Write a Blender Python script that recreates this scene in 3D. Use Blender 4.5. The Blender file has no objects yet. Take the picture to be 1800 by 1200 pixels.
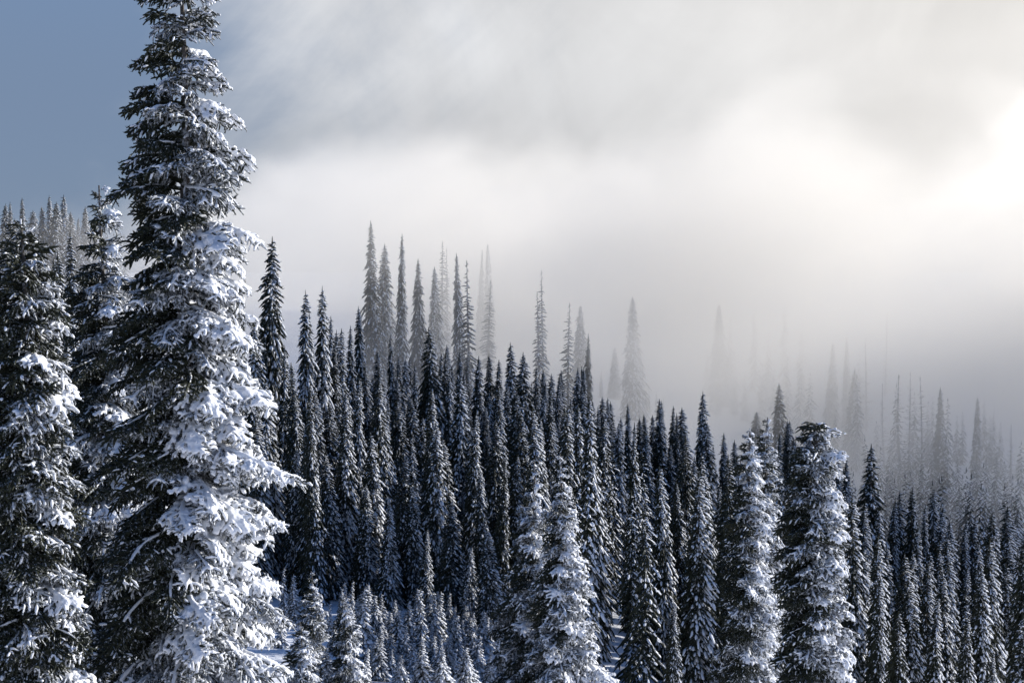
import bpy, math, random
from mathutils import Vector, Matrix, noise

sc = bpy.context.scene
C = sc.collection
R = math.radians

# ------------------------------------------------------------------ camera
F = 2854.0
PITCH = R(3.0)
cam_d = bpy.data.cameras.new('camera')
cam = bpy.data.objects.new('camera', cam_d)
C.objects.link(cam)
sc.camera = cam
cam.location = (0, 0, 0)
cam.rotation_euler = (R(90) - PITCH, 0, 0)
cam_d.sensor_width = 36.0
cam_d.lens = 36.0 * F / 1800.0
cam_d.clip_start = 0.5
cam_d.clip_end = 6000

# ------------------------------------------------------------------ light
SUN_AZ, SUN_EL = R(67), R(18)
SUN = Vector((math.sin(SUN_AZ) * math.cos(SUN_EL), math.cos(SUN_AZ) * math.cos(SUN_EL), math.sin(SUN_EL)))
sun_d = bpy.data.lights.new('sun', 'SUN')
sun_d.energy = 4.7
sun_d.angle = R(0.6)
sun_d.color = (1.0, 0.955, 0.89)
sun = bpy.data.objects.new('sun', sun_d)
C.objects.link(sun)
sun.rotation_euler = (-SUN).to_track_quat('-Z', 'Y').to_euler()

sc.view_settings.view_transform = 'Standard'
sc.view_settings.look = 'None'
sc.view_settings.exposure = 0.5
sc.view_settings.gamma = 1.0
sc.view_settings.use_curve_mapping = False
sc.cycles.volume_bounces = 4
sc.cycles.volume_step_rate = 1.0
sc.cycles.volume_max_steps = 64
sc.cycles.max_bounces = 6
sc.cycles.diffuse_bounces = 3
sc.cycles.use_denoising = True


class NT:
    """small helper to wire shader nodes"""
    def __init__(self, tree):
        self.t = tree

    def n(self, kind, **kw):
        nd = self.t.nodes.new(kind)
        for k, v in kw.items():
            setattr(nd, k, v)
        return nd

    def sock(self, dst, v):
        if isinstance(v, bpy.types.NodeSocket):
            self.t.links.new(v, dst)
        else:
            dst.default_value = v

    def m(self, op, a, b=0.0, c=0.0, clamp=False):
        nd = self.n('ShaderNodeMath', operation=op, use_clamp=clamp)
        self.sock(nd.inputs[0], a)
        self.sock(nd.inputs[1], b)
        self.sock(nd.inputs[2], c)
        return nd.outputs[0]

    def ss(self, v, a, b, lo=0.0, hi=1.0):
        nd = self.n('ShaderNodeMapRange', interpolation_type='SMOOTHSTEP')
        self.sock(nd.inputs['Value'], v)
        self.sock(nd.inputs['From Min'], a)
        self.sock(nd.inputs['From Max'], b)
        self.sock(nd.inputs['To Min'], lo)
        self.sock(nd.inputs['To Max'], hi)
        return nd.outputs[0]

    def mix(self, f, a, b):
        nd = self.n('ShaderNodeMix', data_type='RGBA')
        self.sock(nd.inputs[0], f)
        self.sock(nd.inputs[6], a)
        self.sock(nd.inputs[7], b)
        return nd.outputs[2]

    def noise(self, vec, scale, detail=3.0, rough=0.5, dist=0.0):
        nd = self.n('ShaderNodeTexNoise')
        if vec is not None:
            self.sock(nd.inputs['Vector'], vec)
        nd.inputs['Scale'].default_value = scale
        nd.inputs['Detail'].default_value = detail
        nd.inputs['Roughness'].default_value = rough
        nd.inputs['Distortion'].default_value = dist
        return nd.outputs['Fac']

    def mapping(self, vec, scale=(1, 1, 1), rot=(0, 0, 0), loc=(0, 0, 0)):
        nd = self.n('ShaderNodeMapping')
        self.sock(nd.inputs['Vector'], vec)
        nd.inputs['Location'].default_value = loc
        nd.inputs['Rotation'].default_value = rot
        nd.inputs['Scale'].default_value = scale
        return nd.outputs[0]


# sky: clear winter blue with a sunlit bank of cloud over the sunward half
world = bpy.data.worlds.new('World')
sc.world = world
world.use_nodes = True
W = NT(world.node_tree)
bg = world.node_tree.nodes['Background']
sky = W.n('ShaderNodeTexSky', sky_type='NISHITA')
sky.sun_disc = False
sky.sun_elevation = SUN_EL
sky.sun_rotation = SUN_AZ
sky.altitude = 1800
sky.air_density = 1.2
sky.dust_density = 0.6
sky.ozone_density = 1.5
tc = W.n('ShaderNodeTexCoord').outputs['Generated']
sep = W.n('ShaderNodeSeparateXYZ')
W.t.links.new(tc, sep.inputs[0])
zz = sep.outputs[2]


def wdot(d):
    nd = W.n('ShaderNodeVectorMath', operation='DOT_PRODUCT')
    W.t.links.new(tc, nd.inputs[0])
    nd.inputs[1].default_value = d
    return nd.outputs['Value']


def dirv(az, el):
    return (math.sin(R(az)) * math.cos(R(el)), math.cos(R(az)) * math.cos(R(el)), math.sin(R(el)))


streak = W.mapping(W.mapping(tc, rot=(0, R(44), 0)), scale=(1.6, 1.6, 6.0))
n1 = W.noise(streak, 1.5, 7.0, 0.58, 0.35)
n2 = W.noise(tc, 4.0, 7.0, 0.58, 0.5)
nn = W.m('ADD', W.m('MULTIPLY', n1, 0.35), W.m('MULTIPLY', n2, 0.65))
cdot = wdot(dirv(42, -6))
cmask0 = W.ss(W.m('ADD', cdot, W.m('MULTIPLY', W.m('SUBTRACT', nn, 0.5), 0.42)), 0.545, 0.70)
cmask = W.m('MULTIPLY', cmask0, W.ss(zz, 0.50, 0.24))
sdot = W.m('MAXIMUM', wdot(tuple(SUN)), 0.0)
glow = W.m('POWER', sdot, 2.6)
nd = W.m('ADD', W.m('MULTIPLY', n1, 0.45), W.m('MULTIPLY', W.noise(tc, 5.5, 6.0, 0.6, 0.7), 0.55))
dens = W.ss(W.m('ADD', nd, W.m('MULTIPLY', zz, -0.3)), 0.32, 0.62)
low = W.ss(zz, 0.13, 0.02)
lum = W.m('ADD', W.m('ADD', W.m('MULTIPLY', glow, 4.0), W.m('MULTIPLY', low, -2.3)), W.m('ADD', 6.4, W.m('MULTIPLY', dens, 1.5)))
warm = W.ss(sdot, 0.2, 0.75)
tint = W.mix(warm, (0.955, 0.985, 1.04, 1), (1.03, 1.0, 0.962, 1))
cl = W.n('ShaderNodeVectorMath', operation='SCALE')
W.t.links.new(tint, cl.inputs[0])
W.t.links.new(lum, cl.inputs['Scale'])
veil = W.m('MULTIPLY', W.ss(zz, 0.42, 0.08), 0.92)
deep = W.n('ShaderNodeVectorMath', operation='MULTIPLY')
W.t.links.new(sky.outputs[0], deep.inputs[0])
deep.inputs[1].default_value = (0.75, 1.0, 1.42)
blue = W.mix(veil, deep.outputs[0], (1.85, 2.5, 3.75, 1))
col = W.mix(cmask, blue, cl.outputs[0])
W.t.links.new(col, bg.inputs[0])
bg.inputs[1].default_value = 0.07


# ------------------------------------------------------------------ helpers
def proj(px, py, D):
    """pixel of the 1800x1200 photograph + distance along +Y -> a point of the place"""
    a, b = (px - 900) / F, (600 - py) / F
    t = D / (math.cos(PITCH) + b * math.sin(PITCH))
    return Vector((t * a, D, t * (b * math.cos(PITCH) - math.sin(PITCH))))


GX = [-1200, -200, 450, 700, 950, 1250, 1550, 1850, 3200]
GD = [-60, 0, 15, 34, 60, 80, 100, 120, 150, 175, 200, 240, 300, 400, 900]
GZ = [[14] * 9,
      [-1.8] * 9,
      [-6] * 9,
      [-12, -12, -12, -12, -12.2, -12.4, -12.6, -13, -13],
      [-15, -16, -17, -17.2, -18, -19, -21, -22, -22],
      [-16, -17, -19.6, -20.4, -21, -22.5, -26, -27, -27],
      [-16, -17, -21.5, -21.7, -22, -24, -30, -31, -30],
      [-15, -16, -22, -22, -22.5, -25, -32, -32, -30],
      [-13, -14, -22, -23.5, -24, -24.5, -31, -32, -30],
      [-11, -12, -19.5, -22, -22, -23, -27.5, -28.5, -26],
      [-9, -10, -15, -18, -20, -21.8, -25, -26, -22],
      [-7, -8, -9, -13, -17, -19.5, -21, -22, -18],
      [-8, -8, -9, -10, -13, -17, -17, -18, -16],
      [-12, -12, -11, -11, -12, -15, -16, -16, -15],
      [-20] * 9]


def lerp_i(arr, v):
    if v <= arr[0]:
        return 0, 0.0
    for i in range(len(arr) - 1):
        if v < arr[i + 1]:
            f = (v - arr[i]) / (arr[i + 1] - arr[i])
            return i, f
    return len(arr) - 2, 1.0


def ground_z(x, y):
    px = 900 + F * x / max(y, 15.0)
    i, fi = lerp_i(GD, y)
    j, fj = lerp_i(GX, px)
    fi = fi * fi * (3 - 2 * fi) * 0.5 + fi * 0.5
    fj = fj * fj * (3 - 2 * fj) * 0.5 + fj * 0.5
    a = GZ[i][j] * (1 - fj) + GZ[i][j + 1] * fj
    b = GZ[i + 1][j] * (1 - fj) + GZ[i + 1][j + 1] * fj
    return a * (1 - fi) + b * fi + 0.35 * noise.noise(Vector((x * 0.09, y * 0.09, 3.1)))


class MB:
    def __init__(self):
        self.v = []
        self.f = []

    def tube(self, pts, rads, sides=5, jit=0.0, cap=True, flat=1.0):
        v, f = self.v, self.f
        n = len(pts)
        base = len(v)
        for i, p in enumerate(pts):
            d = (pts[min(i + 1, n - 1)] - pts[max(i - 1, 0)])
            if d.length < 1e-6:
                d = Vector((0, 0, 1))
            d.normalize()
            up = Vector((0, 0, 1)) if abs(d.z) < 0.9 else Vector((1, 0, 0))
            s = d.cross(up).normalized()
            u = s.cross(d)
            for k in range(sides):
                a = 2 * math.pi * k / sides
                r = rads[i] * (1 + random.uniform(-jit, jit))
                v.append(p + s * (math.cos(a) * r) + u * (math.sin(a) * r * flat))
        for i in range(n - 1):
            for k in range(sides):
                k2 = (k + 1) % sides
                f.append((base + i * sides + k, base + i * sides + k2,
                          base + (i + 1) * sides + k2, base + (i + 1) * sides + k))
        if cap:
            f.append(tuple(base + (n - 1) * sides + k for k in range(sides)))
            f.append(tuple(base + k for k in reversed(range(sides))))

    def spike(self, p, d, w):
        """one needle tuft: a thin triangle"""
        s = d.cross(Vector((random.uniform(-1, 1), random.uniform(-1, 1), random.uniform(-1, 1))))
        if s.length < 1e-6:
            return
        s.normalize()
        b = len(self.v)
        self.v += [p - s * w, p + s * w, p + d]
        self.f.append((b, b + 1, b + 2))

    def blob(self, c, ax, l, w, h, seg=6, jit=0.15):
        """a pillow of snow lying along ax"""
        ax = ax.normalized()
        s = ax.cross(Vector((0, 0, 1)))
        s = s.normalized() if s.length > 1e-4 else Vector((1, 0, 0))
        u = s.cross(ax)
        b = len(self.v)
        self.v.append(c - ax * l)
        for t in (-0.5, 0.25, 0.8):
            rr = math.sqrt(max(0.0, 1 - t * t)) * (1.0 if t < 0.5 else 1.1)
            for k in range(seg):
                a = 2 * math.pi * k / seg
                q = 1 + random.uniform(-jit, jit)
                self.v.append(c + ax * (l * t) + s * (math.cos(a) * w * rr * q) + u * (math.sin(a) * h * rr * q))
        self.v.append(c + ax * l)
        for k in range(seg):
            k2 = (k + 1) % seg
            self.f.append((b, b + 1 + k2, b + 1 + k))
            for i in range(2):
                o = b + 1 + i * seg
                self.f.append((o + k, o + k2, o + seg + k2, o + seg + k))
            o = b + 1 + 2 * seg
            self.f.append((o + k, o + k2, b + 1 + 3 * seg))

    def mesh(self, name, mat, smooth=False):
        me = bpy.data.meshes.new(name)
        me.from_pydata([tuple(p) for p in self.v], [], self.f)
        me.materials.append(mat)
        if smooth:
            me.shade_smooth()
        return me


def remesh(me, voxel, name, mat, bumps=0.0):
    """melt overlapping pieces of snow into one crust"""
    o = bpy.data.objects.new('tmp', me)
    C.objects.link(o)
    md = o.modifiers.new('r', 'REMESH')
    md.mode = 'VOXEL'
    md.voxel_size = voxel
    md.use_smooth_shade = True
    dg = bpy.context.evaluated_depsgraph_get()
    out = bpy.data.meshes.new_from_object(o.evaluated_get(dg))
    bpy.data.objects.remove(o)
    out.name = name
    out.materials.clear()
    out.materials.append(mat)
    if bumps:
        for v in out.vertices:
            p = v.co
            v.co = p + v.normal * (bumps * (noise.noise(p * 6.0) + 0.6 * noise.noise(p * 15.0)))
    return out


# ------------------------------------------------------------------ materials
def make_mat(name):
    m = bpy.data.materials.new(name)
    m.use_nodes = True
    return m, NT(m.node_tree), m.node_tree.nodes['Principled BSDF']


def snow_material():
    m, t, b = make_mat('snow')
    geo = t.n('ShaderNodeNewGeometry')
    n = t.noise(geo.outputs['Position'], 9.0, 4.0, 0.6)
    c = t.mix(n, (0.76, 0.79, 0.85, 1), (0.90, 0.91, 0.93, 1))
    t.sock(b.inputs['Base Color'], c)
    b.inputs['Roughness'].default_value = 0.65
    b.inputs['Specular IOR Level'].default_value = 0.25
    bp = t.n('ShaderNodeBump')
    bp.inputs['Strength'].default_value = 0.5
    bp.inputs['Distance'].default_value = 0.05
    t.t.links.new(t.noise(geo.outputs['Position'], 14.0, 3.0, 0.6), bp.inputs['Height'])
    t.t.links.new(bp.outputs[0], b.inputs['Normal'])
    return m


def needle_material(name, frost, grain=7.0):
    """dark fir needles with hoar frost on the windward (+X) and upper sides"""
    m, t, b = make_mat(name)
    geo = t.n('ShaderNodeNewGeometry')
    sp = t.n('ShaderNodeSeparateXYZ')
    t.t.links.new(geo.outputs['True Normal'], sp.inputs[0])
    n = t.noise(geo.outputs['Position'], grain, 4.0, 0.7)
    face = t.m('ADD', t.m('MULTIPLY', sp.outputs[0], 0.10), t.m('MULTIPLY', sp.outputs[2], 0.10))
    k = t.ss(t.m('ADD', n, face), 0.66 - frost * 0.2, 0.80 - frost * 0.2)
    g = t.mix(t.noise(geo.outputs['Position'], 1.3, 2.0), (0.016, 0.020, 0.013, 1), (0.040, 0.043, 0.026, 1))
    c = t.mix(t.m('MULTIPLY', k, 0.75), g, (0.62, 0.65, 0.70, 1))
    t.sock(b.inputs['Base Color'], c)
    b.inputs['Roughness'].default_value = 0.8
    b.inputs['Specular IOR Level'].default_value = 0.15
    return m


def bark_material():
    m, t, b = make_mat('bark')
    tcn = t.n('ShaderNodeTexCoord').outputs['Object']
    n = t.noise(t.mapping(tcn, scale=(6, 6, 1.5)), 4.0, 5.0, 0.7)
    f = t.ss(t.noise(tcn, 2.2, 4.0, 0.7), 0.5, 0.62)
    c = t.mix(n, (0.03, 0.026, 0.022, 1), (0.13, 0.115, 0.10, 1))
    c = t.mix(f, c, (0.6, 0.62, 0.66, 1))
    t.sock(b.inputs['Base Color'], c)
    b.inputs['Roughness'].default_value = 0.9
    return m


def ground_material():
    m, t, b = make_mat('snow_ground')
    geo = t.n('ShaderNodeNewGeometry').outputs['Position']
    n = t.noise(geo, 0.5, 5.0, 0.6)
    t.sock(b.inputs['Base Color'], t.mix(n, (0.78, 0.81, 0.87, 1), (0.90, 0.91, 0.94, 1)))
    b.inputs['Roughness'].default_value = 0.6
    bp = t.n('ShaderNodeBump')
    bp.inputs['Strength'].default_value = 0.6
    bp.inputs['Distance'].default_value = 0.4
    t.t.links.new(t.noise(geo, 0.9, 5.0, 0.6), bp.inputs['Height'])
    t.t.links.new(bp.outputs[0], b.inputs['Normal'])
    return m


M_SNOW = snow_material()
M_NEED = needle_material('fir_needles', 0.30)
M_NEEDF = needle_material('frosted_fir_needles', 0.80)
M_BOUGH = needle_material('bough_needles', 0.25, 15.0)
M_BOUGHF = needle_material('frosted_bough_needles', 0.98, 17.0)
M_BARK = bark_material()
M_GROUND = ground_material()


def link(name, me, parent=None):
    o = bpy.data.objects.new(name, me)
    C.objects.link(o)
    o.parent = parent
    return o


def thing(name, loc, label, cat='tree', group=None):
    o = bpy.data.objects.new(name, None)
    C.objects.link(o)
    o.location = loc
    o.empty_display_size = 0.5
    o['label'] = label
    o['category'] = cat
    if group:
        o['group'] = group
    return o


# ------------------------------------------------------------------ ground
def build_ground():
    ys = [-60, -40, -20, -10, 0, 6]
    y = 10.0
    while y < 260:
        ys.append(y)
        y += 2.5
    ys += [270, 285, 300, 330, 360, 400, 480, 600, 800, 1200, 2000]
    xs_u = [-900 + 18.5 * i for i in range(0, 198)]  # fan of lines so near ground is finer
    vs, fs = [], []
    for yy in ys:
        ref = max(yy, 60.0)
        for u in xs_u:
            x = (u - 900) / F * ref * 1.35
            vs.append((x, yy, ground_z(x, yy)))
    nx = len(xs_u)
    for i in range(len(ys) - 1):
        for j in range(nx - 1):
            fs.append((i * nx + j, i * nx + j + 1, (i + 1) * nx + j + 1, (i + 1) * nx + j))
    me = bpy.data.meshes.new('snow_ground')
    me.from_pydata(vs, [], fs)
    me.materials.append(M_GROUND)
    me.shade_smooth()
    o = link('ground', me)
    o['kind'] = 'structure'
    o['label'] = 'snow-covered valley floor and ski slope between the firs'


# ------------------------------------------------------------------ detailed branches for the near trees
def branch_meshes(L, snow, rnd, needle_mat):
    """a snow-laden fir bough along +X; returns needles mesh and snow mesh. snow 0 light .. 2 heavy"""
    random.seed(rnd)
    nb, sn = MB(), MB()
    droop = random.uniform(0.04, 0.16) * L

    def axis(t):
        return Vector((L * t, 0.05 * L * math.sin(t * 5 + rnd), 0.10 * L * math.sin(t * 2.2) - droop * t * t * 1.6))
    pts = [axis(i / 7) for i in range(8)]
    nb.tube(pts, [0.030 + 0.012 * L - 0.018 * i / 7 for i in range(8)], 5, 0.2)
    k_snow = (0.3, 0.6, 1.0)[snow]

    def twig(p, d, ln, r, level):
        n = 4 if level == 1 else 3
        sag = -0.22 * ln if level == 1 else -random.uniform(0.15, 0.6) * ln
        q = [p + d * (ln * i / (n - 1)) + Vector((0, 0, sag * (i / (n - 1)) ** 2)) for i in range(n)]
        nb.tube(q, [r * (0.8, 1.0, 1.0, 0.55)[i] if n == 4 else r * (0.9, 1.0, 0.5)[i] for i in range(n)], 4, 0.35)
        m = int(ln / 0.035)
        for _ in range(m):
            t = random.random()
            pp = p + d * (ln * t) + Vector((0, 0, sag * t * t))
            o = Vector((random.uniform(-1, 1), random.uniform(-1, 1), random.uniform(-0.9, 0.7)))
            dd = (d * 0.8 + o).normalized() * random.uniform(0.035, 0.075)
            nb.spike(pp, dd, 0.011)
        # snow resting on the twig
        if snow == 2:
            pr = 0.74
        elif snow == 1:
            pr = 0.32
        else:
            pr = 0.12
        t = random.uniform(0.0, 0.3)
        while t < 0.95:
            seg = random.uniform(0.10, 0.24) / ln
            if random.random() < pr:
                w = (0.014 + 0.016 * random.random()) * (0.8 + 0.55 * k_snow) * (1.1 if level == 1 else 1.0)
                e = min(t + seg, 1.04 if snow == 2 else 0.96)
                sp = []
                for i in range(3):
                    u = t + (e - t) * i / 2
                    sp.append(p + d * (ln * u) + Vector((random.uniform(-.008, .008), random.uniform(-.008, .008),
                                                         sag * u * u + r * 0.55 + w * 0.2)))
                sn.tube(sp, [w * 0.75, w * random.uniform(0.95, 1.3), w * 0.75], 6, 0.2, flat=0.85)
            t += seg * random.uniform(1.0, 1.7)

    step = 0.115
    x = 0.12 * L
    side = 1
    while x < L * 0.97:
        t = x / L
        p = axis(t)
        ln = (0.16 + 0.46 * (1 - t) * min(1.0, 0.45 + t * 2.2) * L ** 0.8) * random.uniform(0.75, 1.2)
        ln = min(ln * 1.15, 0.95)
        for s in (side, -side):
            ang = R(random.uniform(38, 62)) * s
            d = Vector((math.cos(ang), math.sin(ang), random.uniform(-0.35, 0.25))).normalized()
            twig(p, d, ln, 0.024, 1)
            u = 0.07
            ss = 1
            while u < ln * 0.95:
                pp = p + d * u + Vector((0, 0, -0.22 * ln * (u / ln) ** 2))
                l2 = (0.09 + 0.20 * (1 - u / ln)) * random.uniform(0.7, 1.25)
                a2 = ang + R(random.uniform(35, 60)) * ss
                d2 = Vector((math.cos(a2), math.sin(a2), random.uniform(-0.8, 0.45))).normalized()
                twig(pp, d2, l2, 0.021, 2)
                ss = -ss
                u += random.uniform(0.075, 0.115)
        x += step * random.uniform(0.8, 1.3)
        side = -side
    twig(axis(0.96), Vector((1, 0, -0.15)).normalized(), 0.16, 0.024, 1)
    # snow along the main axis
    if snow > 0 or random.random() < 0.6:
        a, e = (0.15, 1.0) if snow else (0.3, 0.75)
        n = 9
        sp = [axis(a + (e - a) * i / (n - 1)) + Vector((0, 0, 0.045)) for i in range(n)]
        w = (0.025, 0.035, 0.05)[snow] * (0.7 + 0.25 * L)
        sn.tube(sp, [w * random.uniform(0.7, 1.25) for _ in range(n)], 7, 0.2, flat=0.8)
    if snow == 2:   # plump cushions melted together over the fan and its tip
        for _ in range(int(1 + 2 * L)):
            t = random.uniform(0.35, 0.98)
            y = random.uniform(-1, 1) * 0.42 * (1.12 - t) * L ** 0.8
            p = axis(t) + Vector((0, y, 0.05 - abs(y) * 0.2))
            sn.blob(p, Vector((1, y * 0.9, -0.35)), random.uniform(0.10, 0.19), random.uniform(0.07, 0.12),
                    random.uniform(0.05, 0.08), 8, 0.1)
    nm = nb.mesh('bough_needles', needle_mat)
    raw = sn.mesh('raw_snow', M_SNOW)
    sm = remesh(raw, 0.018 if L < 1.5 else 0.022, 'bough_snow', M_SNOW, 0.012)
    return nm, sm


BL = [0.35, 0.7, 1.15, 1.7, 2.4]
BOUGHS = {}
for li, L_ in enumerate(BL):
    for s_ in (0, 1, 2):
        for v_ in range(2):
            BOUGHS[(li, s_, v_)] = branch_meshes(L_, s_, 100 + li * 10 + s_ * 3 + v_ * 57,
                                                 M_BOUGH if s_ == 0 else M_BOUGHF)


def detailed_tree(label, px, tip, D, prof, count, seed, snowy=0.0, blunt=0.0, cut=None, group=None):
    """prof: list of (metres below the tip, crown radius in metres)"""
    top = proj(px, tip, D)
    gz = ground_z(top.x, top.y)
    H = top.z - gz
    rnd = random.Random(seed)
    root = thing('fir_tree', (top.x, top.y, gz), label, 'tree', group)
    tb = MB()
    n = 14
    pts = [Vector((0.05 * math.sin(i * 0.9 + seed), 0.05 * math.cos(i * 0.7), H * i / (n - 1))) for i in range(n)]
    pts[0].x = pts[0].y = 0
    tb.tube(pts, [0.26 * (H / 18) * (1 - i / (n - 1)) + 0.02 for i in range(n)], 8, 0.1)
    link('trunk', tb.mesh('fir_trunk', M_BARK), root)
    hs = [p[0] for p in prof]

    def rad(h):
        for i in range(len(prof) - 1):
            if h < prof[i + 1][0]:
                f = (h - prof[i][0]) / (prof[i + 1][0] - prof[i][0])
                return prof[i][1] * (1 - f) + prof[i + 1][1] * f
        return prof[-1][1]
    end = cut or hs[-1]
    # spread boughs so that their number per metre follows the crown radius
    cum, tot, st = [], 0.0, 200
    for i in range(st):
        h = end * (i + 0.5) / st
        tot += 0.60 + rad(h)
        cum.append(tot)
    az = rnd.random() * 6
    idx = 0
    for b in range(count):
        target = tot * (b + 0.5) / count
        while cum[idx] < target:
            idx += 1
        h = end * (idx + rnd.random()) / st
        az += 2.39996 + rnd.uniform(-0.4, 0.4)
        Lr = rad(h) * rnd.uniform(0.66, 1.06) + 0.05
        if blunt and h < 1.2:
            Lr *= rnd.uniform(0.55, 1.35)
        if rnd.random() < 0.07:
            Lr *= 1.2
        li = min(range(len(BL)), key=lambda i: abs(math.log(BL[i] / Lr)))
        w = math.cos(az) + rnd.uniform(-0.75, 0.75) + snowy
        lev = 2 if w > 0.55 else (1 if w > -0.15 else 0)
        nm, sm = BOUGHS[(li, lev, rnd.randrange(2))]
        o = link('branch', nm, root)
        f = Lr / BL[li]
        fr = min(1.0, h / max(end, 1e-3))
        pitch = R(-26 + 22 * min(1.0, h / 2.5) + 26 * min(1.0, h / 9.0) + rnd.uniform(-12, 12))      # upper boughs rise, lower ones sag
        if h < blunt:
            pitch = R(rnd.uniform(-45, 5))
        o.location = (0, 0, max(0.3, H - h - 0.05))
        o.rotation_euler = (rnd.uniform(-0.7, 0.7), pitch * 0.8, az)
        o.scale = (f, f, f)
        link('snow', sm, o)['kind'] = 'stuff'
    return root


def P(*pairs):
    return [tuple(p) for p in pairs]


def near_trees():
    m = 34 / F
    detailed_tree('towering snow-plastered fir filling the left foreground, its top beyond the picture edge', 318, -125, 34,
                  P((0, 0.12), (1.5, 0.76), (5.0, 1.38), (8.6, 1.80), (12.3, 2.08), (15.8, 2.42), (18.5, 2.6)), 300, 11, snowy=0.12)
    detailed_tree('dark fir with rising tip cut off by the left picture edge', 38, 385, 31,
                  P((0, 0.12), (0.6, 0.38), (1.3, 0.66), (3, 0.84), (5, 1.0), (9, 1.25), (12, 1.4)), 230, 23, cut=9.5, snowy=-0.7)
    detailed_tree('fir with bright snow-caked tip just behind the towering foreground fir', 178, 326, 43,
                  P((0, 0.10), (1.2, 0.42), (3, 0.95), (6, 1.7), (10, 2.3), (13.5, 2.5)), 260, 37, snowy=-0.1, cut=13)
    detailed_tree('left and lower fir of the close snow-covered pair at bottom centre', 937, 807, 57,
                  P((0, 0.08), (1.5, 0.27), (3.0, 0.68), (5, 1.4), (8, 1.9), (11, 2.1)), 150, 41, snowy=0.4, cut=9)
    detailed_tree('right and taller fir of the close snow-covered pair at bottom centre', 987, 797, 55,
                  P((0, 0.08), (1.5, 0.30), (3.0, 0.62), (5, 1.12), (7.5, 1.62), (11, 1.9)), 200, 43, snowy=0.45, cut=9.5)
    detailed_tree('slim sunlit fir with pointed tip immediately left of the blunt-topped fir', 1316, 752, 62,
                  P((0, 0.08), (1.2, 0.36), (3, 0.72), (6, 1.15), (10, 1.45), (12, 1.5)), 200, 47, snowy=0.25, cut=11)
    detailed_tree('narrow fir wedged between the slim sunlit fir and the blunt-topped fir', 1347, 733, 66,
                  P((0, 0.08), (1.4, 0.34), (3, 0.5), (6, 0.85), (10, 1.1), (12, 1.2)), 170, 53, snowy=0.1, cut=11)
    detailed_tree('wide fir with a blunt broken top in the right foreground', 1432, 742, 50,
                  P((0, 0.30), (0.4, 0.55), (1.0, 0.80), (2.7, 1.08), (4.5, 1.2), (8, 1.34), (11, 1.45)), 250, 59, blunt=0.5, cut=9.8, snowy=0.15)
    detailed_tree('small sunlit fir with twin leader standing left of the snowy hollow', 548, 1003, 66,
                  P((0, 0.05), (1, 0.28), (2.5, 0.6), (4.5, 0.85), (6, 0.95)), 90, 61, snowy=0.2)
    detailed_tree('short sunlit fir in front of the twin-leader fir, left of the hollow', 528, 1092, 61,
                  P((0, 0.05), (1, 0.36), (2, 0.62), (4, 0.85)), 60, 67, snowy=0.25)
    detailed_tree('scraggly sunlit fir leaning slightly beside the snowy hollow', 607, 1045, 64,
                  P((0, 0.05), (1, 0.3), (2.5, 0.62), (4.5, 0.8)), 75, 71)


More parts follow.
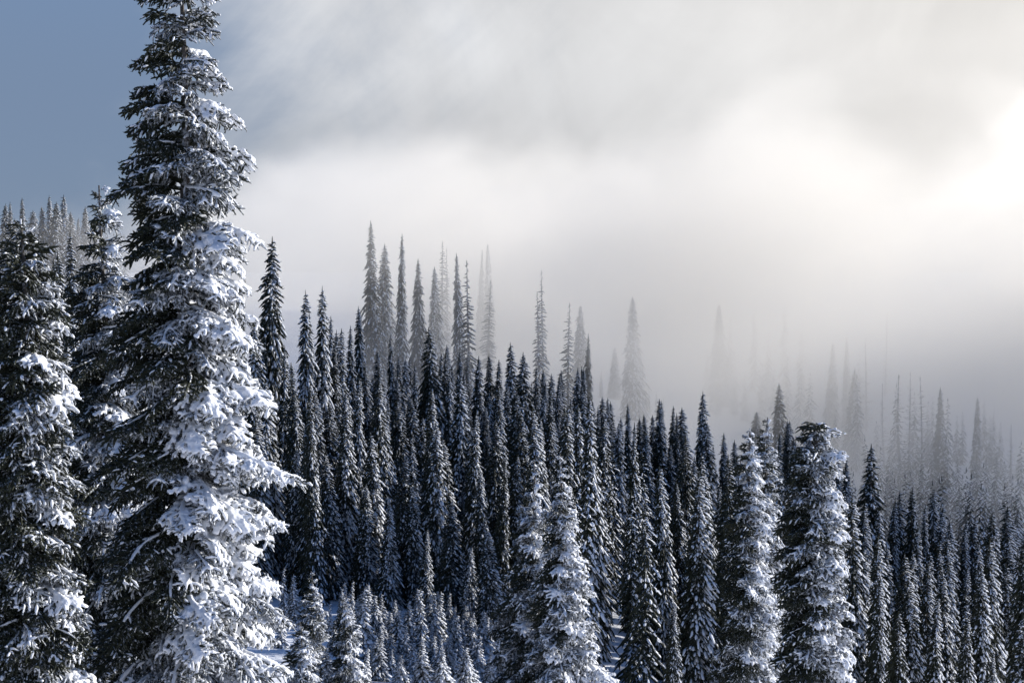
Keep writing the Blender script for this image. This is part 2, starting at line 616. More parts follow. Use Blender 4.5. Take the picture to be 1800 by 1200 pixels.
# ------------------------------------------------------------------ prototypes of the farther trees
def far_proto(seed, H=13.0, Rm=1.5, nb=230, style='spire', snow=1.0, lite=False):
    """returns (trunk, crown, snow) meshes of one tree H metres tall"""
    random.seed(seed)
    rnd = random
    cr, sn, tr = MB(), MB(), MB()
    n = 8
    bend = rnd.uniform(-0.12, 0.12)
    if style == 'snag':
        bend *= 2

    def ax(z):
        return Vector((bend * math.sin(z / H * 3.0), bend * 0.6 * math.sin(z / H * 4 + 1), z))
    tr.tube([ax(H * i / (n - 1)) for i in range(n)],
            [(0.11 if style == 'snag' else 0.17) * (1 - i / (n - 1)) ** 0.8 * (H / 13) + 0.018 for i in range(n)], 6, 0.08)
    e = rnd.uniform(0.50, 0.68) if style != 'young' else rnd.uniform(0.6, 0.95)
    low = 0.04 if style != 'sparse' else 0.15
    lop = rnd.uniform(0, 6.28)
    for b in range(nb):
        u = (b + rnd.random()) / nb            # 0 top .. 1 base
        u = u ** 0.88
        h = 0.012 + u * (1 - low)
        z = H * (1 - h)
        az = b * 2.39996 + rnd.uniform(-0.5, 0.5)
        rr = Rm * (h ** e) * (1.05 if h < 0.75 else 1.05 - 0.5 * (h - 0.75))
        patch = 0.5 + 1.1 * noise.noise(Vector((seed * 3.3 + math.cos(az) * 0.9, math.sin(az) * 0.9, h * 9)))
        rr *= rnd.uniform(0.58, 1.14) * (1 + 0.12 * math.sin(az + lop) + 0.18 * noise.noise(Vector((seed, h * 7, 0))))
        if rnd.random() < 0.05:
            rr *= 1.3
        if style == 'snag':
            if rnd.random() < 0.12:
                continue
            rr *= rnd.uniform(0.45, 1.25)
        if style == 'sparse' and rnd.random() < 0.12:
            continue
        rr = max(rr, 0.10)
        p = ax(z)
        d = Vector((math.cos(az), math.sin(az), 0))
        # boughs: near the tip they rise, further down they hang under the snow
        if style in ('spire', 'young'):
            slope = 0.35 - 1.05 * min(1.0, h * 3.2) + rnd.uniform(-0.25, 0.2)
            curl = -0.35
        elif style == 'sparse':
            slope = 0.25 - 0.7 * h + rnd.uniform(-0.3, 0.3)
            curl = -0.25
        else:
            slope = rnd.uniform(-0.25, 0.25)
            curl = rnd.uniform(-0.3, 0.3)

        def q(t):
            return p + d * (rr * t) + Vector((0, 0, rr * (slope * t + curl * t * t)))
        th = (0.026 + (0.036 if nb > 500 else 0.05) * min(1, rr)) * (1.0 if style != 'snag' else 0.75)
        if style == 'snag':
            cr.tube([q(0), q(0.5), q(1)], [th, th * 0.8, th * 0.3], 3, 0.2)
            if rnd.random() < 0.7:
                sd = Vector((-d.y, d.x, rnd.uniform(-0.3, 0.3))) * rnd.choice((-1, 1))
                cr.tube([q(0.6), q(0.6) + (d * 0.5 + sd * 0.6) * rr * 0.4], [th * 0.7, th * 0.2], 3, 0.1)
            continue
        cr.tube([q(0.05), q(0.5), q(1.0)], [th * 0.7, th * 1.15, th * 0.35], 4, 0.3)
        for s in ((-1, 1) if lite else (-1, 1, -1, 1)):
            t0 = rnd.uniform(0.2, 0.75)
            sd = (d * rnd.uniform(0.6, 1.1) + Vector((-d.y, d.x, 0)) * (s * rnd.uniform(0.5, 1.0)))
            l2 = rr * rnd.uniform(0.25, 0.5) * (1.1 - t0 * 0.5)
            a = q(t0)
            z2 = Vector((0, 0, l2 * (slope - 0.25 + curl)))
            cr.tube([a, a + sd * l2 * 0.6 + z2 * 0.5, a + sd * l2 + z2], [th * 0.6, th * 0.85, th * 0.25], 3, 0.3, cap=False)
            if rnd.random() < (0.36 * snow + 0.28 * math.cos(az)) * (0.5 + patch) and rr > 0.18:
                c = a + sd * (l2 * 0.6) + z2 * 0.5 + Vector((0, 0, th * 0.8))
                sn.blob(c, sd * l2 + z2, l2 * rnd.uniform(0.20, 0.42), th * rnd.uniform(0.55, 1.1), th * 0.5, 5, 0.3)
        for _ in range(0 if lite else 4):
            t0 = rnd.random()
            cr.spike(q(t0), (d * 0.6 + Vector((rnd.uniform(-1, 1), rnd.uniform(-1, 1), rnd.uniform(-1, 0.6)))) * 0.14, 0.03)
        # windward side (+X) carries more snow
        wind = (0.46 * snow + 0.46 * math.cos(az)) * (0.45 + 1.1 * patch)
        k = 0
        for t0 in (0.35, 0.62, 0.88):
            if rnd.random() < wind + (0.1 if t0 > 0.8 else 0):
                c = q(t0) + Vector((0, 0, th * 0.95))
                tng = q(min(1, t0 + 0.1)) - q(t0 - 0.1)
                sz = rnd.uniform(0.5, 1.0) + 0.4 * max(0, math.cos(az)) * snow
                sn.blob(c, tng, rr * rnd.uniform(0.13, 0.24) * sz + 0.03, th * rnd.uniform(0.95, 1.6) * sz, th * 0.75 * sz, 4 if lite else 6, 0.25)
                k += 1
    # snow-coated leader
    cr.tube([ax(H * 0.97), ax(H * 0.985) , ax(H) + Vector((0, 0, 0.12))], [0.05, 0.045, 0.012], 4, 0.2)
    if lite:
        return cr, sn
    return (tr.mesh('trunk_mesh', M_BARK), cr.mesh('crown_mesh', M_BARK if style == 'snag' else (M_NEEDF if style == 'young' else M_NEED)),
            sn.mesh('snow_mesh', M_SNOW, True) if sn.f else None)


PROTO = {'spire': [], 'young': [], 'sparse': [], 'snag': [], 'full': []}
for i in range(9):
    rm = (1.15, 1.4, 1.25, 1.05, 1.5, 1.3, 1.2, 1.45, 1.0)[i]
    PROTO['spire'].append((13.0, rm, far_proto(500 + i, 13.0, rm, 520, 'spire', (0.6, 0.95, 1.15, 0.4, 0.8, 1.0, 0.65, 0.5, 0.9)[i])))
for i in range(3):
    PROTO['full'].append((13.0, 1.65, far_proto(550 + i, 13.0, 1.65, 600, 'spire', (0.6, 1.0, 0.8)[i])))
for i in range(6):
    rm = (0.95, 0.7, 1.1, 0.8, 0.6, 1.0)[i]
    PROTO['young'].append((4.0, rm, far_proto(600 + i, 4.0, rm, (150, 110, 160, 130, 90, 140)[i], 'young', 1.5)))
for i in range(3):
    PROTO['sparse'].append((15.0, 1.5, far_proto(700 + i, 15.0, 1.5, 130, 'sparse', 0.6)))
for i in range(3):
    PROTO['snag'].append((14.0, 1.1, far_proto(800 + i, 14.0, 1.1, 170, 'snag', 0.0)))

LITE = [(13.0, far_proto(900 + i, 13.0, 1.45, 84, 'spire', 0.9, True)) for i in range(4)]
placed = []
merged = []
rg = random.Random(5)


def far_tree(px, tip, D, label, style='spire', wide=1.0, group=None, H=None, idx=None):
    top = proj(px, tip, D)
    gz = ground_z(top.x, top.y)
    H = H or (top.z - gz)
    if label is None:      # far, small and lost among its neighbours: goes into the joined mass of the wood
        merged.append((top.x, top.y, top.z - H, H, wide))
        placed.append((top.x, top.y, 1))
        return None
    H0, R0, parts = PROTO[style][idx if idx is not None else rg.randrange(len(PROTO[style]))]
    if style == 'spire' and idx is None and 1470 < px and D < 150:      # the right valley is the most frosted
        H0, R0, parts = PROTO[style][rg.choice((1, 2, 5, 8))]
    name = {'young': 'young_fir', 'snag': 'dead_tree'}.get(style, 'fir_tree')
    root = thing(name, (top.x, top.y, top.z - H), label, 'tree', group)
    # crown width follows the height, tempered
    s = H / H0
    sw = s ** 0.55 * wide * (rg.uniform(0.76, 1.24) if style != 'young' else rg.uniform(0.9, 1.5))
    flip = rg.choice((-1, 1))
    root.scale = (sw, sw * flip, s)
    ln = 0.07 if style == 'young' else 0.032
    root.rotation_euler = (rg.uniform(-ln, ln), rg.uniform(-ln, ln), rg.uniform(-0.5, 0.5))
    link('trunk', parts[0], root)
    link('crown', parts[1], root)
    if parts[2]:
        link('snow', parts[2], root)
    placed.append((top.x, top.y, sw))
    return root


def far_wood():
    rw = random.Random(3)
    vs, fs, mi = [], [], []
    for x, y, z, H, w in merged:
        H0, (cr, sn) = rw.choice(LITE)
        s = H / H0
        sw = s ** 0.55 * w * rw.uniform(0.9, 1.1)
        a = rw.uniform(-0.5, 0.5)
        ca, sa = math.cos(a) * sw, math.sin(a) * sw
        for k, mb in enumerate((cr, sn)):
            b = len(vs)
            vs += [(x + ca * p.x - sa * p.y, y + sa * p.x + ca * p.y, z + p.z * s) for p in mb.v]
            fs += [tuple(b + i for i in f) for f in mb.f]
            mi += [k] * len(mb.f)
    me = bpy.data.meshes.new('far_wood')
    me.from_pydata(vs, [], fs)
    me.materials.append(M_NEED)
    me.materials.append(M_SNOW)
    me.polygons.foreach_set('material_index', mi)
    o = link('far_wood', me)
    o['kind'] = 'stuff'
    o['label'] = 'small far firs thinning out into the mist behind the nearer trees'


# skyline of the middle forest: (px, py of the tip, distance, style, label or None)
SKY = [
    (413, 507, 120, 'spire', None), (464, 420, 122, 'full', 'tall dark spire rising alone above the forest beside the towering foreground fir'),
    (450, 560, 118, 'spire', None), (493, 610, 118, 'spire', None), (520, 640, 116, 'spire', None),
    (533, 513, 130, 'spire', 'left one of two tall dark spires, right of the lone tall spire'), (544, 552, 133, 'spire', 'thin spire tucked between the two tall dark spires at left centre'),
    (561, 506, 131, 'spire', 'right one of two tall dark spires with needle-thin tip at left centre'), (584, 558, 142, 'spire', None), (578, 582, 140, 'spire', None),
    (603, 580, 138, 'spire', None), (608, 574, 146, 'spire', None), (592, 606, 132, 'spire', None),
    (636, 540, 160, 'full', 'single grey-dark spire standing just left of the palest misty giants'), (642, 640, 140, 'spire', None), (662, 645, 138, 'spire', None),
    (671, 618, 145, 'spire', None), (688, 590, 150, 'spire', 'pointed fir rising in front of the misty giants, left of centre'), (704, 630, 150, 'spire', None), (711, 632, 154, 'spire', None),
    (721, 632, 155, 'spire', None), (733, 643, 148, 'spire', None), (747, 640, 152, 'spire', None),
    (761, 577, 138, 'full', 'prominent broad dark spire topping the middle of the forest skyline'), (769, 624, 144, 'spire', None), (779, 621, 142, 'spire', None),
    (790, 607, 166, 'spire', None), (797, 644, 150, 'spire', None), (806, 619, 154, 'spire', None), (817, 625, 168, 'spire', None),
    (819, 658, 146, 'spire', None), (837, 628, 148, 'spire', None), (847, 644, 152, 'spire', None), (857, 624, 154, 'spire', None),
    (868, 634, 152, 'spire', None), (882, 688, 138, 'spire', None), (900, 604, 140, 'spire', 'left of two dark spires standing above their neighbours at centre'),
    (917, 621, 136, 'full', 'right and thicker of two dark spires standing above their neighbours at centre'), (944, 649, 146, 'spire', None), (950, 653, 149, 'spire', None),
    (957, 673, 143, 'spire', None), (967, 658, 150, 'spire', None), (977, 674, 142, 'spire', None), (984, 659, 150, 'spire', None),
    (989, 652, 154, 'spire', None), (1007, 648, 140, 'full', None), (1024, 648, 141, 'spire', None), (1031, 645, 144, 'spire', None),
    (1040, 697, 140, 'spire', None), (1057, 699, 142, 'spire', None), (1067, 700, 146, 'spire', None), (1075, 707, 148, 'spire', None),
    (1089, 734, 142, 'spire', None), (1104, 711, 136, 'spire', 'thin isolated spire in front of the lone misty conical fir'), (1122, 736, 140, 'spire', None), (1139, 729, 142, 'spire', None),
    (1151, 730, 143, 'spire', None), (1160, 703, 138, 'spire', None), (1167, 706, 141, 'spire', None), (1175, 714, 146, 'spire', None),
    (1190, 728, 134, 'spire', None), (1197, 718, 136, 'spire', None), (1208, 754, 138, 'spire', None),
    (1229, 689, 128, 'spire', 'tallest spire right of centre with the pale ski slope behind it'), (1239, 751, 134, 'spire', None), (1252, 784, 132, 'spire', None),
    (1271, 763, 130, 'spire', 'slender spire with pale ski slope on both sides, right of centre'), (1285, 774, 128, 'spire', None), (1300, 800, 126, 'spire', None),
    (1327, 724, 172, 'full', 'grey round-headed fir faded by mist behind the slim sunlit fir'), (1350, 740, 150, 'spire', None),
    (1372, 674, 170, 'full', 'broad grey spire faded by mist, left of the blunt-topped fir'), (1340, 760, 140, 'spire', None), (1395, 770, 140, 'spire', None),
    (1404, 775, 120, 'spire', None),
    (1476, 803, 132, 'spire', 'thin dark spire right beside the blunt-topped fir'), (1493, 809, 130, 'spire', None),
    (1543, 784, 118, 'full', 'lone dark spire with stepped branches standing against the grey mist at right'),
    (1517, 893, 112, 'spire', None), (1528, 881, 115, 'spire', None), (1570, 878, 118, 'spire', None), (1580, 864, 122, 'spire', None),
    (1600, 858, 118, 'full', None), (1625, 889, 114, 'spire', None), (1637, 861, 122, 'spire', None), (1642, 868, 124, 'spire', None),
    (1651, 894, 116, 'spire', None), (1663, 916, 112, 'spire', None), (1690, 916, 118, 'spire', None), (1699, 929, 113, 'spire', None),
    (1707, 913, 116, 'full', None), (1742, 903, 108, 'full', None), (1761, 891, 114, 'spire', None), (1780, 919, 116, 'spire', None),
    (1798, 925, 80, 'full', 'dark fir cut off by the right picture edge'),
]
# trees standing in the mist
MIST = [
    (661, 390, 199, 'spire', 1.5, 'tallest misty fir, thick spire left of centre'), (671, 430, 206, 'full', 1.0, 'paler fir leaning against the right flank of the tallest misty fir'),
    (702, 413, 198, 'spire', 1.1, 'second tallest misty spire, right of the thickest one'), (733, 456, 200, 'spire', 1.1, 'third misty spire from the left with narrow tip'),
    (766, 469, 216, 'full', 0.9, 'pale ghostly fir between the third misty spire and the darker misty pair'), (774, 424, 232, 'sparse', 1.0, 'barely visible ghost tree rising behind the misty spires'),
    (787, 436, 236, 'sparse', 0.8, 'faint ghost tree right of the barely visible one'),
    (806, 447, 196, 'spire', 1.1, 'dense left member of the darker misty pair near the centre'), (828, 459, 186, 'sparse', 1.0, 'gaunt right member of the darker misty pair with open branches'),
    (858, 493, 222, 'sparse', 1.1, 'pale misty fir right of the gaunt one'), (858, 429, 245, 'spire', 0.8, 'very faint spire high in the mist above the centre'), (842, 438, 245, 'spire', 0.7, 'very faint thin spire in the mist above the gaunt fir'),
    (957, 475, 200, 'sparse', 1.0, 'tall misty fir with ragged open top and a branch sticking out left'), (948, 514, 184, 'sparse', 0.9, 'darker misty fir standing before the ragged open-topped one'),
    (998, 533, 190, 'sparse', 1.15, 'crooked misty fir with forked open top'), (1021, 537, 218, 'full', 0.8, 'pale misty fir just right of the forked one'),
    (1037, 588, 174, 'spire', 0.9, 'small dark-grey misty spire rising from the forest edge'), (1079, 610, 214, 'full', 0.8, 'short pale misty fir left of the lone conical one'),
    (1115, 522, 200, 'full', 0.95, 'lone conical misty fir beside the pale ski slope'), (1125, 690, 190, 'spire', 0.6, None), (1057, 650, 220, 'spire', 0.7, None),
    (1140, 678, 205, 'spire', 0.6, None), (1154, 684, 205, 'spire', 0.6, None), (1166, 692, 208, 'spire', 0.6, None),
    (1268, 534, 222, 'full', 1.0, 'faint tall fir at the far side of the ski slope'), (1284, 562, 224, 'spire', 0.9, None), (1252, 640, 216, 'full', 0.9, None),
    (1243, 600, 230, 'spire', 0.9, None), (1262, 650, 214, 'full', 0.8, None), (1292, 640, 216, 'full', 1.0, None), (1310, 655, 212, 'full', 1.0, None),
    (1327, 530, 238, 'spire', 0.8, None), (1380, 520, 244, 'spire', 0.8, None), (1340, 640, 212, 'full', 1.1, None), (1362, 650, 208, 'full', 1.0, None),
    (1385, 630, 206, 'full', 1.1, None), (1405, 640, 204, 'full', 1.0, None), (1425, 655, 200, 'full', 1.1, None), (1350, 590, 226, 'spire', 1.0, None),
    (1410, 570, 228, 'spire', 1.0, None),
    (1462, 603, 196, 'spire', 0.9, 'left of three thin misty spires above the blunt-topped fir'), (1489, 594, 206, 'spire', 0.8, 'middle of three thin misty spires above the blunt-topped fir'),
    (1525, 592, 206, 'snag', 1.0, 'tall misty dead tree with bare twigs right of the thin misty spires'), (1510, 622, 208, 'sparse', 0.8, None), (1498, 648, 186, 'full', 1.0, 'sunlit misty fir with pale right flank behind the dark thin spires'),
    (1506, 660, 180, 'full', 1.1, None), (1470, 720, 178, 'full', 1.0, None), (1452, 700, 190, 'full', 1.0, None), (1557, 548, 232, 'snag', 1.0, 'ghostly dead trunk standing highest in the mist at right'),
    (1556, 674, 184, 'snag', 0.9, 'bare dead tree at the left end of the misty row at right'), (1577, 674, 176, 'sparse', 0.9, None), (1588, 659, 174, 'snag', 1.3, 'bristly dead tree with bare crown in the misty row at right'),
    (1598, 654, 180, 'snag', 0.9, 'thinnest dead trunk beside the bristly dead tree at right'), (1607, 690, 184, 'sparse', 1.0, None),
    (1623, 663, 172, 'snag', 1.0, 'dead tree standing free in the middle of the misty row at right'), (1632, 705, 186, 'snag', 0.8, None), (1639, 698, 188, 'snag', 0.8, None), (1655, 681, 172, 'spire', 0.8, 'densest dark spire of the misty row at right'),
    (1666, 700, 174, 'spire', 0.9, None), (1682, 731, 190, 'snag', 0.8, None), (1692, 724, 188, 'sparse', 0.8, None),
    (1717, 698, 182, 'spire', 0.9, 'pale spire standing above the right end of the misty row'), (1730, 699, 192, 'sparse', 0.7, None), (1740, 731, 184, 'snag', 0.8, None), (1748, 716, 186, 'spire', 0.8, None),
    (1760, 743, 182, 'spire', 0.9, None), (1778, 746, 180, 'snag', 1.1, 'dead tree with hooked top near the right picture edge'), (1792, 790, 182, 'spire', 1.0, None),
    (1540, 740, 176, 'full', 1.0, None), (1566, 760, 168, 'full', 1.0, None), (1590, 775, 166, 'full', 1.0, None), (1612, 770, 170, 'full', 1.1, None), (1637, 780, 166, 'full', 1.1, None),
    (1662, 785, 164, 'full', 1.0, None), (1685, 790, 166, 'full', 1.0, None), (1710, 800, 166, 'full', 1.1, None), (1735, 800, 166, 'full', 1.0, None), (1765, 810, 164, 'full', 1.0, None),
    (1520, 770, 164, 'spire', 1.0, None), (1600, 830, 154, 'full', 1.0, None), (1560, 840, 150, 'full', 1.0, None), (1650, 840, 152, 'full', 1.0, None), (1700, 850, 150, 'full', 1.0, None),
    (1745, 850, 150, 'full', 1.0, None), (1785, 860, 150, 'full', 1.0, None), (1470, 800, 150, 'full', 0.9, None), (1500, 830, 148, 'full', 0.9, None),
]
RIDGE = [(3, 359, 232), (16, 356, 228), (36, 348, 230), (54, 371, 236), (72, 364, 226), (86, 344, 228), (94, 356, 226), (107, 344, 238),
         (122, 384, 244), (128, 373, 240), (133, 384, 243), (147, 371, 238), (152, 364, 232), (160, 385, 240), (-10, 365, 230), (26, 385, 222),
         (62, 395, 222), (44, 400, 225), (112, 400, 226), (140, 400, 228), (172, 392, 234), (99, 410, 215), (80, 420, 212), (150, 430, 214), (186, 400, 240),
         (117, 445, 205), (60, 440, 205), (163, 450, 205), (20, 430, 205), (200, 410, 240)]
LEFTMID = [(128, 411, 120, 0.9), (112, 444, 124, 0.8), (7, 414, 70, 0.9), (92, 455, 150, 1.0), (140, 470, 150, 1.0), (158, 500, 130, 1.0), (100, 520, 118, 1.0),
           (120, 540, 100, 1.0), (70, 500, 110, 1.0), (145, 560, 90, 1.0), (30, 520, 95, 1.0), (106, 600, 75, 0.9), (132, 490, 170, 1.0), (85, 560, 88, 1.0)]
YOUNG = [(697, 1055, 96), (670, 1081, 93), (684, 1076, 95), (717, 1101, 90), (727, 1093, 94), (761, 1062, 96), (796, 1087, 93), (766, 1118, 89),
         (775, 1123, 87), (825, 1128, 92), (705, 1152, 83), (744, 1141, 84), (741, 1093, 97), (647, 1028, 99), (799, 1150, 86), (880, 1160, 88),
         (497, 1071, 91), (660, 1120, 88), (640, 1095, 92), (690, 1115, 90), (725, 1130, 88), (755, 1100, 93), (782, 1080, 97), (812, 1105, 95),
         (840, 1150, 88), (622, 1075, 95), (605, 1035, 98), (580, 1060, 96), (630, 1050, 99), (655, 1060, 98), (712, 1075, 98), (735, 1060, 100),
         (770, 1040, 101), (675, 1045, 101), (560, 1045, 99), (590, 1090, 92), (820, 1160, 84), (860, 1170, 86), (690, 1140, 86), (668, 1150, 84),
         (520, 1010, 100), (500, 1000, 102), (835, 1110, 97), (855, 1125, 96), (790, 1120, 90), (748, 1160, 82), (778, 1165, 82), (574, 1140, 74), (642, 1192, 76)]


ORD = ['first', 'second', 'third', 'fourth', 'fifth', 'sixth', 'seventh', 'eighth', 'ninth', 'tenth', 'eleventh', 'twelfth', 'thirteenth',
       'fourteenth', 'fifteenth', 'sixteenth', 'seventeenth', 'eighteenth', 'nineteenth', 'twentieth']
MARKS = [(464, 'the lone tall dark spire beside the foreground fir'), (533, 'the left one of the two tall dark spires'),
         (561, 'the right one of the two tall dark spires'), (636, 'the grey-dark spire before the misty giants'),
         (688, 'the pointed fir in front of the misty giants'), (761, 'the prominent broad spire of the skyline'),
         (900, 'the left one of the centre spire pair'), (917, 'the thicker one of the centre spire pair'),
         (1104, 'the isolated spire below the conical misty fir'), (1229, 'the tallest spire right of centre'),
         (1271, 'the slender spire against the ski slope'), (1372, 'the broad grey mist-faded spire'),
         (1476, 'the thin dark spire beside the blunt-topped fir'), (1543, 'the lone dark spire against the grey mist'),
         (1798, 'the dark fir cut by the right edge')]


def nth_from_mark(items, what):
    """items: sorted pixel columns -> a label for each that counts outward from the nearest landmark tree"""
    out, count = {}, {}
    for px in sorted(items, key=lambda p: min(abs(p - m[0]) for m in MARKS)):
        mk = min(MARKS, key=lambda m: abs(px - m[0]))
        side = 'left' if px < mk[0] else 'right'
        k = (mk[0], side)
        n = count.get(k, 0)
        count[k] = n + 1
        out[px] = '%s %s to the %s of %s' % (ORD[n], what, side, mk[1])
    return out


def forest():
    G1 = 'dark spires along the skyline of the middle forest'
    G2 = 'dark firs in the right valley against the grey mist'
    lab_sky = nth_from_mark([t[0] for t in SKY if not t[4]], 'skyline spire')
    for px, tip, D, st, lab in SKY:
        far_tree(px, tip, D, lab or lab_sky[px], st, 0.85 if px == 464 else 1.0, G2 if px > 1470 else G1)
    for px, tip, D, st, w, lab in MIST:
        g = 'misty trees at the right' if px > 1440 else ('misty firs beyond the ski slope' if px > 1200 else 'misty firs behind the middle forest')
        far_tree(px, tip, D + (7 if px < 1200 and D < 215 else (10 if px > 1440 and D > 165 else 0)), lab, st, w, g)
    front = sorted(t[0] for t in RIDGE if t[1] < 386)
    for i, (px, tip, D) in enumerate(RIDGE):
        lab = None
        if px in front:
            lab = '%s snowy spire from the left on the distant ridge against blue sky' % ORD[front.index(px)]
        far_tree(px, tip, D, lab, 'spire' if i % 3 else 'full', 1.2, 'snowy spires on the far left ridge')
    mids = sorted(LEFTMID, key=lambda t: t[1])
    for i, (px, tip, D, w) in enumerate(mids):
        far_tree(px, tip, D, '%s highest hazy fir in the gap between the two nearest firs at left' % ORD[i], 'spire', w, 'firs in the gap at left')
    ry = random.Random(9)
    young = [(a, b, d - 10) for a, b, d in YOUNG]
    for _ in range(34):
        a = ry.uniform(580, 890)
        young.append((a, 1035 + ry.random() * 60 + max(0, a - 760) * 0.45, 80 + ry.random() * 14))
    fixed = []
    for px, tip, D in young:
        tp = proj(px, tip, D)
        if tp.z - ground_z(tp.x, D) < 1.3:
            tip -= (1.5 + ry.random() * 0.8 - (tp.z - ground_z(tp.x, D))) / D * F
        fixed.append((px, tip, D))
    fixed.sort(key=lambda t: t[1])
    rows = ['back', 'second', 'third', 'fourth', 'fifth', 'front']
    per = (len(fixed) + 5) // 6
    for r in range(6):
        row = sorted(fixed[r * per:(r + 1) * per])
        for i, (px, tip, D) in enumerate(row):
            far_tree(px, tip, D, '%s from the left in the %s row of young snow-coated firs in the blue hollow' % (ORD[i], rows[r]),
                     'young', 1.0, 'young firs in the shaded hollow')
    # close ranks at the foot of the misty slope and on the ridge
    rc = random.Random(21)
    for i in range(44):
        px = 1440 + 360 * (i + rc.random()) / 44
        D = rc.uniform(132, 172)
        far_tree(px, 868 - (D - 132) * 2.2 + rc.uniform(-25, 25), D, None, 'full', 1.05)
    for i in range(26):
        px = -12 + 235 * (i + rc.random()) / 26
        far_tree(px, rc.uniform(385, 440), rc.uniform(205, 228), None, 'full', 1.1)
    # the front rank of the middle forest, feet on the edge of the hollow
    ranks = [(545, 706, 103), (604, 690, 105), (660, 762, 103), (705, 800, 100), (765, 742, 100), (850, 822, 97), (730, 852, 99),
             (790, 880, 97), (640, 852, 101), (680, 884, 98), (882, 800, 93), (862, 930, 90), (822, 962, 92), (578, 800, 102), (750, 930, 95), (515, 790, 104)]
    for i, (px, tip, D) in enumerate(sorted(ranks)):
        far_tree(px, tip, D, '%s from the left of the dark firs at the edge of the blue hollow' % ORD[i],
                 'spire' if i % 2 else 'full', 1.0, 'front rank of firs above the hollow')
    # near firs in the lower right
    for px, tip, D, st, w, lab in [
            (1552, 1014, 72, 'spire', 0.9, 'pointed fir in the lower right, left of the bare-tipped one'), (1572, 1074, 68, 'full', 0.7, 'short fir at bottom edge right of the blunt-topped fir'),
            (1588, 978, 84, 'full', 0.9, 'fir with pale snow-bent boughs in the lower right valley'), (1605, 1021, 78, 'full', 0.9, 'brownish lit fir standing before the snow-bent one in the lower right'),
            (1642, 1051, 74, 'spire', 0.9, 'dark narrow fir in the lower right with lit right edge'), (1657, 1008, 82, 'full', 0.9, 'fir behind the dark narrow one in the lower right'),
            (1700, 1084, 70, 'full', 0.8, 'low fir with thin top at the bottom edge of the right valley'), (1745, 1144, 62, 'spire', 0.7, 'smallest fir poking up at the bottom edge near the right corner'),
            (1787, 1084, 60, 'full', 0.9, 'bushy dark fir in the bottom right corner'),
            (1182, 1058, 72, 'spire', 0.8, 'short lit spire at the bottom edge, right of the snowy pair'), (1155, 878, 92, 'spire', 0.9, 'thin lit spire in the dark forest right of the snowy pair'),
            (1130, 921, 96, 'spire', 0.8, 'faint thin spire left of the thin lit spire'), (828, 864, 112, 'spire', 0.9, 'right one of two pale tips in the dark forest left of the snowy pair'),
            (812, 863, 114, 'spire', 0.9, 'left one of two pale tips in the dark forest left of the snowy pair')]:
        far_tree(px, tip, D, lab, st, w, 'smaller firs standing before the forest')

    # the crowd inside the forest, under the skyline
    sk = sorted((s[0], s[1]) for s in SKY)

    def skyline(px):
        lo = [s[1] for s in sk if abs(s[0] - px) < 14]
        if lo:
            return sum(lo) / len(lo)
        best = min(sk, key=lambda s: abs(s[0] - px))
        return best[1] + 20
    rf = random.Random(77)
    fills = []
    tries = 0
    while len(fills) < 200 and tries < 30000:
        tries += 1
        px = rf.uniform(430, 1800)
        D = rf.uniform(76, 158)
        if px < 860:
            lo_d = 99 + 3 * math.sin(px * 0.02)
        elif px < 1000:
            lo_d = 80
        else:
            lo_d = 76
        if D < lo_d:
            continue
        if px > 1210 and px < 1320 and D > 128:
            continue
        if px > 1500 and D > 128:
            continue
        x = (px - 900) / F * D
        if any((x - a) ** 2 + (D - b) ** 2 < 2.8 ** 2 for a, b, c in placed):
            continue
        g = ground_z(x, D)
        Hh = rf.uniform(9.0, 14.0)
        tp = 600 + F * math.tan(math.atan2(-(g + Hh), D) - PITCH)
        sl = skyline(px)
        if tp < sl + 18:
            tp = sl + 18 + rf.random() ** 1.5 * 120
        p = proj(px, tp, D)
        if p.z - g < 6.0:
            continue
        placed.append((x, D, 1))
        fills.append((px, tp, D))
    by = {}
    for f in fills:
        mk = min(MARKS, key=lambda m: abs(f[0] - m[0]))
        by.setdefault(mk, []).append(f)
    for mk, fs in by.items():
        fs.sort(key=lambda f: f[1])
        for i, (px, tp, D) in enumerate(fs):
            right = px > 1470
            lab = None
            if i < 15:
                lab = '%s tip below %s' % ('topmost' if i == 0 else ORD[i], mk[1])
            far_tree(px, tp, D, lab, rf.choice(('spire', 'spire', 'full')), 1.0,
                     'firs filling the right valley' if right else 'firs filling the middle forest')
    far_wood()


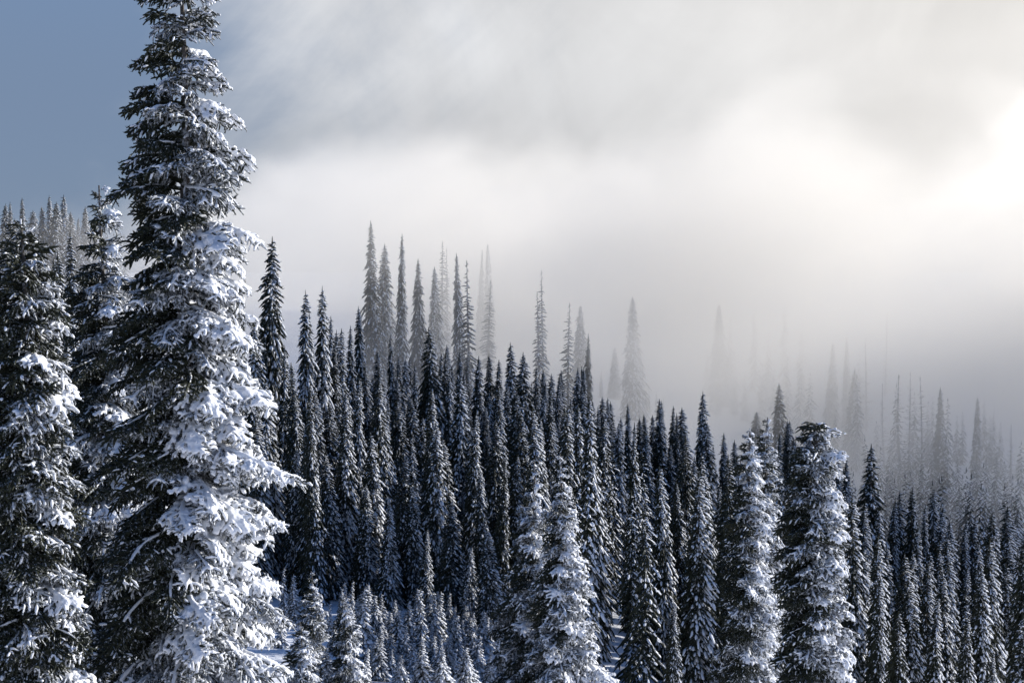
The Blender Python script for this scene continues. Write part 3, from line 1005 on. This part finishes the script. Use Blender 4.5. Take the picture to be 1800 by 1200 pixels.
# ------------------------------------------------------------------ mist and haze
def box(name, x0, x1, y0, y1, z0, z1):
    vs = [(x, y, z) for z in (z0, z1) for y in (y0, y1) for x in (x0, x1)]
    fs = [(0, 2, 3, 1), (4, 5, 7, 6), (0, 1, 5, 4), (2, 6, 7, 3), (0, 4, 6, 2), (1, 3, 7, 5)]
    me = bpy.data.meshes.new(name)
    me.from_pydata(vs, [], fs)
    return link(name, me)


def fog():
    m = bpy.data.materials.new('mist')
    m.use_nodes = True
    t = NT(m.node_tree)
    m.node_tree.nodes.remove(m.node_tree.nodes['Principled BSDF'])
    out = m.node_tree.nodes['Material Output']
    v = t.n('ShaderNodeVolumePrincipled')
    v.inputs['Color'].default_value = (1.0, 0.972, 0.915, 1)
    v.inputs['Anisotropy'].default_value = 0.42
    pos = t.n('ShaderNodeNewGeometry').outputs['Position']
    sp = t.n('ShaderNodeSeparateXYZ')
    t.t.links.new(pos, sp.inputs[0])
    x, y, z = sp.outputs
    nb = t.noise(t.mapping(pos, scale=(1, 1, 1.6), rot=(0, R(-25), 0)), 0.028, 4.0, 0.6, 0.4)
    wob = t.m('MULTIPLY', t.m('SUBTRACT', nb, 0.5), 110.0)
    front = t.ss(t.m('ADD', t.m('ADD', y, wob), t.m('MULTIPLY', t.m('MAXIMUM', x, 0.0), 0.46)), 152.0, 190.0)
    side = t.ss(t.m('ADD', t.m('ADD', x, wob), t.m('MULTIPLY', z, -0.3)), -60.0, -34.0)
    nr = t.noise(t.mapping(pos, scale=(1, 0.5, 1.4), loc=(31, 7, 3)), 0.016, 4.0, 0.6, 0.6)
    rise = t.m('ADD', t.m('MULTIPLY', t.m('SUBTRACT', nr, 0.5), 95.0), t.m('MULTIPLY', x, -0.03))
    roof = t.ss(t.m('ADD', z, rise), 17.0, -15.0)
    d = t.m('MULTIPLY', t.m('MULTIPLY', front, side), roof)
    d = t.m('MULTIPLY', d, t.m('MULTIPLY_ADD', t.ss(nb, 0.36, 0.62), 0.85, 0.2))
    d = t.m('MULTIPLY', d, 0.055)
    t.sock(v.inputs['Density'], d)
    t.t.links.new(v.outputs[0], out.inputs['Volume'])
    o = box('fog_bank', -75, 190, 140, 380, -36, 46)
    o.data.materials.append(m)
    o['kind'] = 'stuff'
    o['label'] = 'bright bank of drifting mist filling the valley behind the forest'


build_ground()
near_trees()
forest()
fog()
